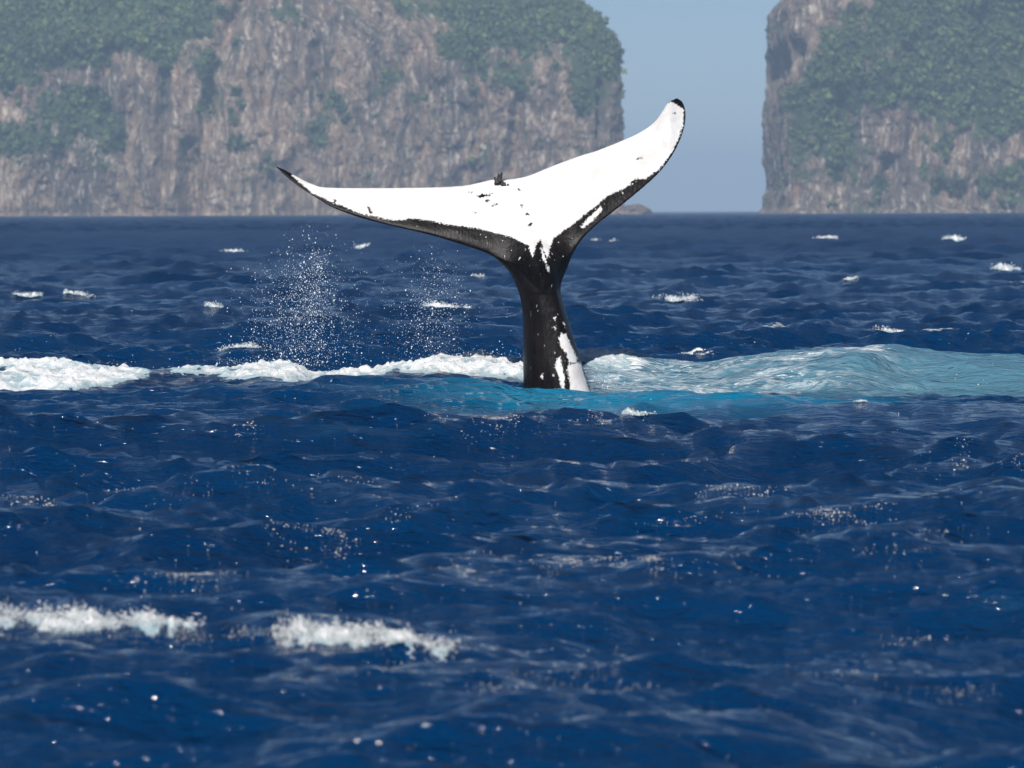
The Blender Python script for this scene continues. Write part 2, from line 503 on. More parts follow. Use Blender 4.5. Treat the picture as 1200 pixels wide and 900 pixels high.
def island(name, x0, x1, y0, depth, inset_pts, gullies, veg_fn, seed, label, dense, corner=22.0, lean=0.0):
    """closed island: rounded-rectangle plan, sheer sides, sloping wooded top"""
    a = (x1 - x0) / 2; b = depth / 2; cx = (x0 + x1) / 2; cy = y0 + b
    # plan outline, denser on the side that faces the boat
    def plan(ins):
        A = max(a - ins, 6); B = max(b - ins, 6); c = min(corner + ins * 0.4, A * 0.9, B * 0.9)
        pts = []
        fr = np.concatenate([np.linspace(-A + c, A - c, dense)])
        pts += [(t, -B, 0, -1) for t in fr]
        for s in np.linspace(-90, 0, 36)[1:-1]:
            pts.append((A - c + c * math.cos(R(s)), -B + c + c * math.sin(R(s)), math.cos(R(s)), math.sin(R(s))))
        for t in np.linspace(-B + c, B - c, 60): pts.append((A, t, 1, 0))
        for s in np.linspace(0, 90, 8)[1:-1]:
            pts.append((A - c + c * math.cos(R(s)), B - c + c * math.sin(R(s)), math.cos(R(s)), math.sin(R(s))))
        for t in np.linspace(A - c, -A + c, 50): pts.append((t, B, 0, 1))
        for s in np.linspace(90, 180, 8)[1:-1]:
            pts.append((-A + c + c * math.cos(R(s)), B - c + c * math.sin(R(s)), math.cos(R(s)), math.sin(R(s))))
        for t in np.linspace(B - c, -B + c, 60): pts.append((-A, t, -1, 0))
        for s in np.linspace(180, 270, 36)[1:-1]:
            pts.append((-A + c + c * math.cos(R(s)), -B + c + c * math.sin(R(s)), math.cos(R(s)), math.sin(R(s))))
        return np.array(pts)
    zs = np.concatenate([np.arange(-5, 131, 0.72), np.linspace(132, inset_pts[-1][0], 40)])
    iz = np.array([p[0] for p in inset_pts], float); ii = np.array([p[1] for p in inset_pts], float)
    rows = []
    for z in zs:
        rows.append(plan(np.interp(z, iz, ii)))
    P = np.stack(rows)                                # rows, cols, 4
    zz = np.repeat(zs[:, None], P.shape[1], 1)
    X = P[..., 0] + cx; Y = P[..., 1] + cy; NX = P[..., 2]; NY = P[..., 3]
    s = X + Y * 0.83                                   # runs along the wall
    warp = 15 * fbm(s / 60, zz / 60, 3, seed + 50)
    d = 10 * fbm((s + warp) / 55, zz / 120, 3, seed)
    d += 6.5 * ridged((s + warp) / 30, zz / 85, 3, seed + 10)
    d += 5.0 * ridged((s + 0.55 * zz + warp) / 44, (zz - 0.3 * s) / 52, 3, seed + 15)
    d = d * (1 - 0.8 * np.abs(NX))
    d += 3.0 * ridged((s + 0.4 * warp) / 10, zz / 22, 3, seed + 20)
    d += 2.6 * fbm(s / 4.0, zz / 7, 4, seed + 30, 0.65)
    d += 0.8 * np.sign(fbm(s / 20, zz / 6, 2, seed + 35)) * np.abs(fbm(s / 14, zz / 5, 2, seed + 36))
    px, pyy = cliff_px(X, zz)
    front = smooth(0.3, -0.3, NY + 0 * zz)
    for pts, wd, dep in gullies:
        d -= front * 1.6 * dep * np.exp(-(seg_dist(px, pyy, pts) / wd) ** 2)
    # the silhouettes at the gap keep their line: less relief round the corners
    edge = np.abs(NX)
    d = d * (1 - 0.3 * edge)
    veg = np.clip(veg_fn(px, pyy) + 0.02 + 0.42 * fbm(s / 16, zz / 16, 3, seed + 70) + 0.34 * fbm(s / 5, zz / 7, 2, seed + 75), 0, 1)
    d = d + 0.5 * veg
    foot = np.exp(-((zz - 2) / 3.0) ** 2)
    d -= 1.6 * foot
    X2 = X + NX * d; Y2 = Y + NY * d
    Z2 = zz + np.where(zz > 3, 1.6 * fbm(s / 9, Y / 9 + zz / 9, 3, seed + 60), 0)
    nr, nc = X.shape
    V = np.stack([X2, Y2, Z2], -1)
    q = grid_quads(nr, nc, wrap=True)
    cap = np.array([[cx, cy, zs[-1] + 2]])
    ci = nr * nc
    j = np.arange(nc)
    tr = np.stack([(nr - 1) * nc + j, (nr - 1) * nc + (j + 1) % nc, np.full(nc, ci)], -1)
    o = mesh_np(name, np.concatenate([V.reshape(-1, 3), cap]), quads=q, tris=tr, mat=M_ROCK, attrs=dict(veg=np.append(veg.ravel(), 1)))
    tag(o, label, 'island', kind='structure')
    return V, NX, NY, veg, px, pyy

def scrub(V, NX, NY, veg, px, py, n, seed, label, n_top):
    """a far wood clinging to the rock: crowns of leaf sprays round a lumpy core, one mass"""
    r = np.random.default_rng(seed)
    ph = (1 + 5 ** .5) / 2
    ico = np.array([(-1, ph, 0), (1, ph, 0), (-1, -ph, 0), (1, -ph, 0), (0, -1, ph), (0, 1, ph), (0, -1, -ph), (0, 1, -ph), (ph, 0, -1), (ph, 0, 1), (-ph, 0, -1), (-ph, 0, 1)]) / math.hypot(1, ph)
    icof = np.array([(0, 11, 5), (0, 5, 1), (0, 1, 7), (0, 7, 10), (0, 10, 11), (1, 5, 9), (5, 11, 4), (11, 10, 2), (10, 7, 6), (7, 1, 8), (3, 9, 4), (3, 4, 2), (3, 2, 6), (3, 6, 8), (3, 8, 9), (4, 9, 5), (2, 4, 11), (6, 2, 10), (8, 6, 7), (9, 8, 1)])
    v = veg.ravel()
    vis = ((px > -120) & (px < 1330) & (py > -60) & (NY < 0.75)).ravel()
    w1 = np.where(vis, np.clip(v - 0.30, 0, 1), 0)
    idx = r.choice(len(v), n, p=w1 / w1.sum())
    w2 = np.where(~vis & (V[..., 2].ravel() > 60), 1.0, 0)
    idx = np.concatenate([idx, r.choice(len(v), n_top, p=w2 / w2.sum())])
    base = V.reshape(-1, 3)[idx]
    nrm = np.stack([NX.ravel()[idx], NY.ravel()[idx], np.full(len(idx), 0.45)], -1)
    size = np.clip(r.lognormal(math.log(1.35), 0.42, len(idx)), 0.6, 3.6) * (0.65 + 0.5 * v[idx])
    size[n:] *= 2.6
    tint = np.clip(r.normal(0.42, 0.38, len(idx)), 0, 1)
    VV = []; TT = []; AT = []
    off = 0
    nl = 15
    for i in range(len(idx)):
        c = base[i] + nrm[i] * size[i] * 0.35 + r.normal(0, 0.35, 3)
        sq = np.array([1, 1, r.uniform(0.75, 1.25)])
        core = c + ico * r.uniform(0.55, 1.0, (12, 1)) * size[i] * sq
        dirs = r.normal(size=(nl, 3)); dirs /= np.linalg.norm(dirs, axis=1)[:, None]
        p = c + dirs * size[i] * r.uniform(0.7, 1.2, (nl, 1)) * sq
        t1 = r.normal(size=(nl, 3)) * size[i] * 0.30; t2 = r.normal(size=(nl, 3)) * size[i] * 0.30
        leaf = np.stack([p - t1, p + t2, p + t1 - t2 * 0.3], 1).reshape(-1, 3)
        VV.append(core); VV.append(leaf)
        TT.append(icof + off); TT.append(np.arange(nl * 3).reshape(-1, 3) + off + 12)
        AT.append(np.full(12, tint[i] * 0.85)); AT.append(np.clip(np.repeat(tint[i] + r.normal(0, 0.2, nl), 3), 0, 1))
        off += 12 + nl * 3
    o = mesh_np('cliff_scrub', np.concatenate(VV), tris=np.concatenate(TT), mat=M_LEAF, shade=False, attrs=dict(tint=np.concatenate(AT)))
    tag(o, label, 'scrub', kind='stuff')

def veg_left(px, py):
    v = smooth(70, 25, py - 20 * np.sin(px / 70.0)) * smooth(300, 225, px)
    v = v + blobs(px, py, [(95, 120, 48, 42, 0.9), (25, 165, 45, 22, 0.8), (60, 70, 90, 22, 0.35), (10, 95, 25, 26, 0.6), (135, 150, 20, 30, 0.35),
        (200, 62, 40, 24, 0.7), (245, 85, 14, 50, 0.5), (330, 15, 40, 16, 0.5), (385, 130, 28, 40, 0.45), (395, 60, 10, 30, 0.3),
        (280, 165, 16, 16, 0.5), (420, 60, 30, 20, 0.2), (500, 10, 60, 16, 0.55), (590, 25, 80, 34, 0.95), (670, 25, 60, 34, 1.0), (700, 60, 34, 26, 0.9),
        (610, 95, 30, 22, 0.7), (690, 115, 24, 22, 0.9), (540, 60, 24, 20, 0.45), (555, 70, 20, 40, 0.25), (495, 115, 12, 18, 0.5), (450, 95, 16, 26, 0.3), (140, 165, 14, 14, 0.6),
        (330, 190, 30, 20, 0.3), (250, 230, 30, 20, 0.2), (75, 95, 26, 20, -0.5), (110, 55, 40, 10, -0.35), (20, 120, 16, 14, -0.9), (165, 95, 30, 40, -0.7)])
    v = v + smooth(5, -25, py) * 0.8
    return np.clip(v, 0, 1) * 0.95

def veg_right(px, py):
    v = 0.75 * smooth(945, 990, px + 0.28 * (py - 60)) * smooth(150, 105, py + 0.05 * (px - 1000))
    v = v + blobs(px, py, [(960, 130, 26, 38, 0.6), (985, 165, 22, 26, 0.5), (935, 150, 12, 34, 0.45), (960, 85, 26, 30, 0.4), (1180, 150, 60, 40, 0.5), (1120, 120, 50, 34, 0.5),
        (1180, 215, 42, 24, 0.95), (1095, 165, 30, 24, 0.3), (975, 195, 14, 18, 0.5), (1030, 215, 10, 26, 0.3), (918, 20, 10, 8, 0.5), (1070, 150, 20, 20, 0.3), (1180, 60, 60, 60, 0.3),
        (1045, 150, 26, 34, -0.6), (1010, 40, 14, 30, -0.15), (1130, 100, 26, 12, -0.35), (1165, 178, 20, 8, -0.9), (990, 0, 30, 14, -0.3)])
    v = v + smooth(5, -25, py) * 0.8 * smooth(930, 1000, px)
    v = v + blobs(px, py, [(1000, 200, 50, 30, 0.25), (1110, 205, 40, 30, 0.25), (940, 200, 20, 30, 0.2)])
    v = v * smooth(908, 925, px)
    return np.clip(v, 0, 1) * 0.95

GUL_L = [([(290, -5), (268, 40), (256, 90), (246, 140), (236, 200), (230, 250)], 9, 8.0),
         ([(197, 90), (196, 170), (192, 250)], 7, 6.0), ([(222, 170), (222, 250)], 8, 8.0), ([(160, 200), (170, 250)], 8, 5.0),
         ([(135, 60), (120, 110), (150, 190)], 8, 5.0), ([(372, 60), (380, 130), (370, 190)], 12, 7.0), ([(345, 190), (350, 250)], 12, 5.0),
         ([(560, 60), (566, 150)], 8, 5.0), ([(610, 120), (600, 200)], 8, 5.0), ([(705, 100), (706, 160)], 5, 6.0), ([(450, 20), (445, 120)], 8, 4.0), ([(525, 100), (520, 180)], 10, 4.5)]
GUL_R = [([(930, 60), (918, 88), (915, 96)], 12, 10.0), ([(985, 110), (990, 170), (985, 230)], 9, 6.0), ([(1040, 190), (1036, 235)], 9, 8.0),
         ([(1100, 225), (1125, 232)], 12, 8.0), ([(908, 215), (912, 235)], 10, 6.0), ([(1065, 60), (1075, 190)], 10, 4.0), ([(1150, 20), (1140, 150)], 12, 5.0)]
INS_L = [(-6, -3), (2, -1.5), (12, 0), (45, 0), (74, 0.6), (90, 2.5), (101, 5), (108, 9), (115, 15), (122, 21), (132, 34), (145, 56), (158, 90), (168, 130)]
INS_R = [(-6, -7), (1, -4.5), (5, -1), (16, 1.5), (32, 0.8), (50, 0), (75, 0.6), (95, 1.0), (110, 2.2), (124, 4.0), (135, 12), (148, 40), (160, 75), (168, 105)]
xl = (728 - 600) * MP; xr = (898 - 600) * MP + 12.0
res = island('cliff_island', xl - 470, xl, 2492, 300, INS_L, GUL_L, veg_left, 100,
             'long sheer grey and pink limestone cliff island behind the left fluke', 720)
scrub(*res, 6200, 31, 'green scrub and trees clinging to the long limestone cliff', 700)
res = island('cliff_island', xr, xr + 330, 2490, 240, INS_R, GUL_R, veg_right, 300,
             'shorter limestone cliff island largely covered in green scrub across the gap', 560)
scrub(*res, 4700, 32, 'thick green scrub covering the cliff across the sky gap', 500)

def islet():
    d = 2440.0
    n_a, n_z = 90, 26
    th = np.linspace(0, 2 * np.pi, n_a, endpoint=False)
    v = np.linspace(0, 1, n_z)
    T, Vv = np.meshgrid(th, v)
    m = d / F
    cx = (730 - 600) * m; hw = 34 * m
    sh = np.sqrt(np.clip(1 - Vv ** 3.2, 0, 1))
    x = np.cos(T) * hw * sh; y = np.sin(T) * hw * 0.6 * sh
    top = (9.0 + 5.0 * smooth(-0.2, 0.62, x / hw)) * m
    z = Vv * top * (1 + 0.25 * fbm(x / 4, y / 4, 3, 8)) - 0.6
    nn = 1 + 0.22 * fbm(T * 4, Vv * 3, 3, 9)
    V = np.stack([cx + x * nn, d + y * nn, z], -1).reshape(-1, 3)
    q = grid_quads(n_z, n_a, wrap=True)
    ci = n_z * n_a
    j = np.arange(n_a)
    tr = np.stack([(n_z - 1) * n_a + j, (n_z - 1) * n_a + (j + 1) % n_a, np.full(n_a, ci)], -1)
    V = np.concatenate([V, V[-n_a:].mean(0, keepdims=True)])
    o = mesh_np('rock_islet', V, quads=q, tris=tr, mat=M_ROCK, attrs=dict(veg=np.zeros(len(V))))
    tag(o, 'low bare rock islet at the foot of the sky gap', 'islet', kind='structure')
islet()

# ------------------------------------------------------------------ the whale's tail
DW = 48.6
def catmull(pts, per=14):
    p = np.array(pts, float)
    p = np.vstack([2 * p[0] - p[1], p, 2 * p[-1] - p[-2]])
    out = []
    t = np.linspace(0, 1, per, endpoint=False)[:, None]
    for i in range(1, len(p) - 2):
        a, b, c, d = p[i - 1], p[i], p[i + 1], p[i + 2]
        out.append(0.5 * (2 * b + (c - a) * t + (2 * a - 5 * b + 4 * c - d) * t ** 2 + (3 * b - a - 3 * c + d) * t ** 3))
    out.append(p[-2][None])
    return np.concatenate(out)

TRAIL = [(321, 194.5), (331, 198.5), (346, 206.5), (362, 214.5), (382, 219.5), (440, 220), (500, 219.5), (540, 217.5), (560, 214), (577, 210), (583, 211.5), (588, 212.5), (594, 210), (606, 208.5), (622, 204.5), (650, 193), (680, 182), (700, 176), (728, 165), (750, 155), (767, 143), (777, 130), (784, 119.5), (794, 114.5)]
LEAD_R = [(794, 114.5), (800, 120), (803, 131), (802, 146), (797, 163), (788, 181), (775, 199), (760, 214), (740, 231), (720, 247), (702, 261), (686, 276), (676, 289), (669, 303), (664, 316), (659, 328), (657, 338), (659, 350), (664, 368), (672, 395), (680, 420), (688, 445), (695, 464), (702, 490), (720, 540), (738, 600)]
LEAD_L = [(590, 600), (604, 540), (611, 490), (613, 458), (613, 420), (613, 385), (611.5, 360), (607, 340), (599, 322), (587, 308), (571, 297), (541, 286.5), (510, 277), (480, 269.5), (450, 262.5), (420, 254.5), (390, 243.5), (370, 232), (350, 219), (335, 207.5), (321, 195)]
outline = np.concatenate([catmull(TRAIL)[:-1], catmull(LEAD_R)[:-1], catmull(LEAD_L)[:-1]])

def inside(px, py, poly):
    c = np.zeros(np.shape(px), bool)
    x0, y0 = poly[:, 0], poly[:, 1]
    x1, y1 = np.roll(x0, -1), np.roll(y0, -1)
    for a, b, e, f in zip(x0, y0, x1, y1):
        if b == f: continue
        hit = ((b > py) != (f > py)) & (px < (e - a) * (py - b) / (f - b) + a)
        c ^= hit
    return c

def closest(px, py, poly):
    best = np.full(px.shape, 1e9); bx = px.copy(); by = py.copy()
    n = len(poly)
    for i in range(n):
        x0, y0 = poly[i]; x1, y1 = poly[(i + 1) % n]
        vx, vy = x1 - x0, y1 - y0
        t = np.clip(((px - x0) * vx + (py - y0) * vy) / (vx * vx + vy * vy + 1e-9), 0, 1)
        qx = x0 + t * vx; qy = y0 + t * vy
        d = np.hypot(px - qx, py - qy)
        m = d < best
        best = np.where(m, d, best); bx = np.where(m, qx, bx); by = np.where(m, qy, by)
    return best, bx, by

def sdist(px, py, poly):
    poly = np.asarray(poly, float)
    d = closest(px, py, poly)[0]
    return np.where(inside(px, py, poly), d, -d)

def whale():
    step = 0.95
    gx = np.arange(316, 808, step); gy = np.arange(110, 600, step)
    PX, PY = np.meshgrid(gx, gy)
    d, bx, by = closest(PX.ravel(), PY.ravel(), outline)
    d = d.reshape(PX.shape); bx = bx.reshape(PX.shape); by = by.reshape(PX.shape)
    ins = inside(PX, PY, outline)
    keep = ins | (d < step * 0.75)
    snap = ~ins
    px = np.where(snap, bx, PX); py = np.where(snap, by, PY)
    dd = np.where(snap, 0, d)
    # local frame: 0 in the flukes, 1 in the tail stock
    axis = np.interp(py, [200, 285, 330, 380, 460, 600], [612, 632, 636, 640, 653, 664])
    stock = np.maximum(smooth(292, 345, py), np.exp(-((px - axis) / 30) ** 2) * smooth(235, 320, py))
    span = np.clip(np.abs(px - 608) / np.where(px < 608, 288, 195), 0, 1)
    halfw = np.interp(py, [300, 345, 400, 460, 600], [30, 25, 32, 41, 70])
    Tf = 0.105 * (1 - span) ** 0.8 + 0.016
    Rf = 46 * (1 - span) ** 0.6 + 7
    Ts = halfw * 0.0096 * 1.05
    T = Tf * (1 - stock) + Ts * stock
    Rr = Rf * (1 - stock) + halfw * stock
    u = np.clip(dd / Rr, 0, 1)
    t = T * np.sqrt(np.clip(1 - (1 - u) ** 2, 0, 1))
    # fluke leans back from its leading edge
    le_x = [321, 350, 390, 450, 510, 571, 605, 636, 664, 676, 702, 740, 775, 797, 803]
    le_y = [195, 219, 243.5, 262.5, 277, 297, 310, 312, 303, 290, 263, 231, 199, 163, 125]
    lead = sum(np.interp(px + o_, le_x, le_y) for o_ in range(-12, 13, 3)) / 9
    rise = np.clip(lead - py, 0, None) * 0.0096
    lean = np.interp(px, [320, 480, 600, 680, 805], [1.05, 0.85, 0.65, 0.60, 0.50])
    c = lean * rise * (1 - 0.0 * stock) + 0.35 * np.clip((560 - px) / 240, 0, 1) ** 2
    c = c - 0.10 * np.clip((px - 700) / 100, 0, 1) ** 2
    # stock sweeps slightly forward under water
    c = c + 0.25 * smooth(430, 600, py)
    # ventral keel: a ridge that runs down the stock on its right
    keel = [(600, 214), (618, 250), (633, 285), (643, 312), (651, 345), (661, 385), (672, 430), (684, 470), (715, 600)]
    kd = seg_dist(px, py, keel)
    ka = np.interp(py, [205, 250, 285, 320, 420, 600], [0.0, 0.035, 0.085, 0.075, 0.05, 0.02])
    kw = np.interp(py, [205, 285, 330, 600], [14, 8, 9, 16])
    fr = t + ka * np.exp(-(kd / kw) ** 2) * np.clip(dd / 5.0, 0, 1)
    # faint ribs and dents in the flukes
    fr = fr + np.clip(dd / 12, 0, 1) * (0.012 * fbm(px / 40, py / 25, 3, 4) * (1 - stock) + 0.008 * fbm(px / 14, py / 50, 3, 5) * stock)
    # painted regions, as distances in photo pixels (positive = white)
    white_top = [(338, 199), (347, 205), (362, 212), (382, 215), (440, 214), (540, 212), (585, 207), (622, 198), (680, 176), (740, 154), (762, 138), (777, 124), (787, 118.5), (793, 122), (801, 128), (800, 146), (795, 162), (786, 180), (773, 198), (757, 209), (748, 211), (727, 223), (712, 229), (697, 243), (680, 256), (662, 270), (649, 279), (645, 290), (641, 302), (637, 292), (633, 281), (628, 287), (624, 301), (619, 288), (600, 278), (575, 271), (560, 268), (540, 265), (520, 262), (500, 258), (482, 256), (462, 258.5), (440, 254), (415, 248), (400, 241), (385, 235.5), (365, 226), (350, 214), (341, 206)]
    wd = sdist(px, py, white_top)
    spots_white = [
        [(683, 268), (681, 265), (692, 253), (704, 242), (706, 245), (696, 257)],
        [(654, 396), (657, 390), (663, 390), (666, 397), (671, 408), (676, 420), (674, 424), (667, 425), (664, 414), (658, 407)],
        [(664, 431), (667, 426), (680, 424), (684, 437), (692, 462), (697, 490), (672, 490), (668, 455)],
        [(652, 419), (656, 417), (658, 428), (661, 440), (661, 456), (657, 452), (655, 440), (650, 430)],
        [(633, 439), (636, 436), (636, 444)], [(648, 372), (651, 371), (651, 376)], [(647, 382), (651, 381), (651, 386)], [(659, 377), (662, 377), (662, 384)],
        [(640, 311), (643, 312), (644, 318), (641, 317)], [(633, 290), (636, 292), (640, 307), (637, 306)]]
    for sp in spots_white:
        wd = np.maximum(wd, sdist(px, py, sp))
    dark = [[(559, 229.5), (565, 227), (572, 228), (577, 226), (573, 230), (563, 231.5)], [(568, 233), (573, 233), (573, 236.5), (569, 236)], [(576, 241), (583, 238), (582, 240), (577, 242)],
            [(610, 240), (612, 240), (613, 243), (611, 243)], [(615, 250), (618, 250), (620, 252), (617, 252)], [(618, 264), (623, 261), (624, 263), (620, 265)], [(606, 221), (609, 221), (609, 223)], [(548, 225), (553, 225), (552, 226.5)],
            [(430, 242), (433, 243), (436, 250), (433, 250)], [(746, 186), (753, 183), (753, 185), (747, 187)], [(789, 132), (793, 131), (792, 134)], [(738, 214), (748, 209), (750, 211), (740, 216)], [(554, 248), (558, 249), (557, 250.5)],
            [(658, 408), (662, 412), (664, 424), (661, 424)], [(662, 428), (664, 428), (667, 456), (664, 457)], [(390, 233), (393, 235), (393, 240), (390, 240)]]
    for sp in dark:
        wd = np.minimum(wd, -sdist(px, py, sp) + 0.0)
    # the fluke's dark leading rim continues on the back; the back is black
    fleck = smooth(4, 9, dd) * smooth(330, 290, py) * 0.9 + smooth(610, 650, px) * smooth(300, 340, py) * 0.6
    # geometry
    ids = -np.ones(px.shape, int)
    k = keep
    ids[k] = np.arange(k.sum())
    n = k.sum()
    P0 = ray(600, 450)
    def world(px, py, y):
        dx = np.stack([(px - 600) / F, -(py - 450) / F, -np.ones_like(px)], -1) @ CR.T
        s = DW / dx[..., 1]
        return np.stack([dx[..., 0] * s, y, H + dx[..., 2] * s], -1)
    Vf = world(px[k], py[k], DW + c[k] - fr[k])
    Vb = world(px[k], py[k], DW + c[k] + t[k])
    rim = (dd[k] <= 1e-6)
    # faces
    q = np.stack([ids[:-1, :-1], ids[:-1, 1:], ids[1:, 1:], ids[1:, :-1]], -1).reshape(-1, 4)
    cen = (PX[:-1, :-1] + step / 2, PY[:-1, :-1] + step / 2)
    ok = (q >= 0).all(1)
    q = q[ok]
    # sew front and back along the rim vertices
    backid = np.where(rim, np.arange(n), n + np.cumsum(~rim) - 1)
    Vall = np.concatenate([Vf, Vb[~rim]])
    W = wd[k] * 0.0096
    att_w = np.concatenate([W, np.full((~rim).sum(), -0.2)])
    att_f = np.concatenate([fleck[k], np.zeros((~rim).sum())])
    quads = np.concatenate([q[:, ::-1], backid[q]])
    o = mesh_np('humpback_whale', Vall, quads=quads, mat=M_WHALE, attrs=dict(white=att_w, fleck=att_f))
    # outline open edges on ledges between rim steps are closed by merging
    import bmesh
    bm = bmesh.new(); bm.from_mesh(o.data)
    bmesh.ops.dissolve_degenerate(bm, dist=1e-5, edges=bm.edges)
    be = [e for e in bm.edges if e.is_boundary]
    bmesh.ops.holes_fill(bm, edges=be, sides=0)
    bmesh.ops.recalc_face_normals(bm, faces=bm.faces)
    for f_ in bm.faces: f_.smooth = True
    bm.to_mesh(o.data); bm.free()
    tag(o, 'humpback whale tail raised from the sea, flukes spread, white underside and black stock', 'whale')
    # barnacles in the notch
    import bmesh as bmm
    bm = bmm.new()
    rr = random.Random(4)
    for (bxp, byp, s, hgt) in [(585, 209, .030, .07), (582, 212, .035, .05), (588, 213, .03, .06), (587, 206, .022, .09), (591, 215, .025, .03), (580, 209, .02, .035), (595, 216, .016, .02), (584, 205.5, .016, .05)]:
        p = world(np.array(float(bxp)), np.array(float(byp)), np.array(DW + 0.50))
        r2 = bmm.ops.create_cone(bm, cap_ends=True, segments=9, radius1=s, radius2=s * .35, depth=hgt,
                                 matrix=Matrix.Translation(Vector(p)) @ Matrix.Rotation(rr.uniform(-.5, .3), 4, 'Y') @ Matrix.Rotation(rr.uniform(-.3, .5), 4, 'X'))
        for vtx in r2['verts']:
            vtx.co += Vector((rr.uniform(-1, 1), rr.uniform(-1, 1), rr.uniform(-1, 1))) * s * 0.18
    me = bpy.data.meshes.new('barnacle_cluster'); bm.to_mesh(me); bm.free()
    me.materials.append(M_BARN)
    b = bpy.data.objects.new('barnacle_cluster', me); C.objects.link(b)
    b.parent = o
    b['label'] = 'dark barnacles in the fluke notch'
    return world
whale_world = whale()

# ------------------------------------------------------------------ foam
def foam_sheet(name, x, y, env, amp, thr, seed, sc, ysc=1.0):
    """lumpy foam lying on the sea: dips under the water where it thins out"""
    X, Y, Z, _ = sea(x, y)
    nz = 0.62 * fbm(x / sc, y / sc * ysc, 5, seed, 0.6) + 0.38 * ridged(x / sc * 2.0, y / sc * 2.0 * ysc, 3, seed + 9)
    val = env * (0.75 + 1.1 * nz) - thr
    lump = np.abs(fbm(x / (sc * 0.28), y / (sc * 0.28), 3, seed + 20)) * 0.8
    off = amp * np.clip(val, -1, 2) * (0.75 + lump)
    Zt = Z + off
    nr, nc = x.shape
    q = grid_quads(nr, nc)
    keepv = (val > -0.18).ravel()
    q = q[keepv[q].all(1)]
    used = np.unique(q)
    mp = -np.ones(nr * nc, int); mp[used] = np.arange(len(used))
    V = np.stack([X, Y, Zt], -1).reshape(-1, 3)[used]
    return V, mp[q], np.clip(val.ravel()[used], 0, 1)

OCTV = np.array([(1, 0, 0), (-1, 0, 0), (0, 1, 0), (0, -1, 0), (0, 0, 1), (0, 0, -1)], float)
OCTF = np.array([(0, 2, 4), (2, 1, 4), (1, 3, 4), (3, 0, 4), (2, 0, 5), (1, 2, 5), (3, 1, 5), (0, 3, 5)])
def froth(x, y, e, n, jx, jy, up, sz, seed):
    """loose drops and bubbles riding on a foam patch"""
    g = np.random.default_rng(seed)
    w_ = np.clip(e.ravel() - 0.2, 0, 1) + 1e-9
    i = g.choice(w_.size, n, p=w_ / w_.sum())
    X, Y, Z, _ = sea(x.ravel()[i] + g.normal(0, jx, n), y.ravel()[i] + g.normal(0, jy, n))
    s_ = np.clip(g.lognormal(math.log(sz), 0.5, n), sz * 0.3, sz * 3)
    V = (np.stack([X, Y, Z + np.abs(g.normal(0, up, n))], -1)[:, None] + OCTV[None] * s_[:, None, None]).reshape(-1, 3)
    return V, (OCTF[None] + (np.arange(n) * 6)[:, None, None]).reshape(-1, 3)

def add_foam(name, parts, drops=None, **tags):
    VV, QQ, AA = [], [], []
    off = 0
    for V, q, a in parts:
        VV.append(V); QQ.append(q + off); AA.append(a); off += len(V)
    T = None
    if drops:
        T = drops[1] + off
        VV.append(drops[0]); AA.append(np.full(len(drops[0]), 0.6))
    o = mesh_np(name, np.concatenate(VV), quads=np.concatenate(QQ), tris=T, mat=M_FOAM, attrs=dict(thick=np.concatenate(AA)))
    return tag(o, **tags)

def pgrid(px0, px1, r0, r1, nx, ny):
    p = np.linspace(px0, px1, nx); r = np.linspace(r0, r1, ny)
    rr, pp = np.meshgrid(r, p, indexing='ij')
    x = (pp - 600) / F * rr
    return pp, rr, x, np.sqrt(np.maximum(rr ** 2 - x ** 2, 1))

# churned foam along the wash, both sides of the stock
pp, rr, x, y = pgrid(-420, 760, 47.0, 51.6, 620, 150)
lim = cosinterp(pp, [-420, -60, 60, 150, 185, 230, 300, 345, 430, 520, 612, 690, 730, 760], [48.9, 48.6, 48.5, 49.2, 50.2, 49.9, 49.3, 49.1, 49.6, 49.1, 49.0, 49.8, 50.0, 50.4])
env = smooth(lim - 0.35, lim + 0.55, rr) * smooth(51.5, 50.9, rr)
den = cosinterp(pp, [-420, -150, 0, 130, 170, 195, 230, 290, 345, 372, 410, 480, 540, 600, 690, 735, 760], [0.1, 0.9, 1.0, 0.95, 0.55, 0.35, 0.75, 1.05, 1.05, 0.8, 0.9, 0.95, 1.05, 0.95, 0.95, 0.75, 0.1])
fine = fbm(x / 0.09, y / 0.13, 3, 47)
A = foam_sheet('', x, y, env * den * (0.95 + 0.55 * fine), 0.065, 0.34, 41, 0.34, 0.75)
add_foam('churned_foam', [A], label='white churned foam along the wash beside the whale tail', cat='foam', kind='stuff')

# whitecaps on the open sea: photo column, row, width and height in pixels
CAPS_BACK = [(273, 297, 30, 7), (421, 292, 18, 6), (258, 364, 26, 9), (515, 364, 62, 9), (272, 407, 52, 10), (566, 327, 20, 7), (702, 283, 34, 7),
             (1121, 281, 28, 9), (1183, 316, 36, 10), (960, 280, 34, 6), (1002, 330, 22, 5), (812, 408, 38, 9), (1050, 393, 44, 12), (105, 354, 40, 9), (30, 356, 34, 8),
             (800, 349, 60, 9)]
CAPS_FRONT = [(762, 479, 42, 11), (1008, 476, 16, 6)]

def crest_near(px, r):
    rs = r + np.linspace(-1, 1, 81) * min(0.12 * r, 5.0)
    x = (px - 600) / F * rs
    X, Y, Z, _ = sea(x, rs)
    row = HOR + (H - Z) * F / rs
    want = HOR + H * F / r
    score = Z - 0.004 * np.abs(row - want)
    return rs[np.argmax(score)]

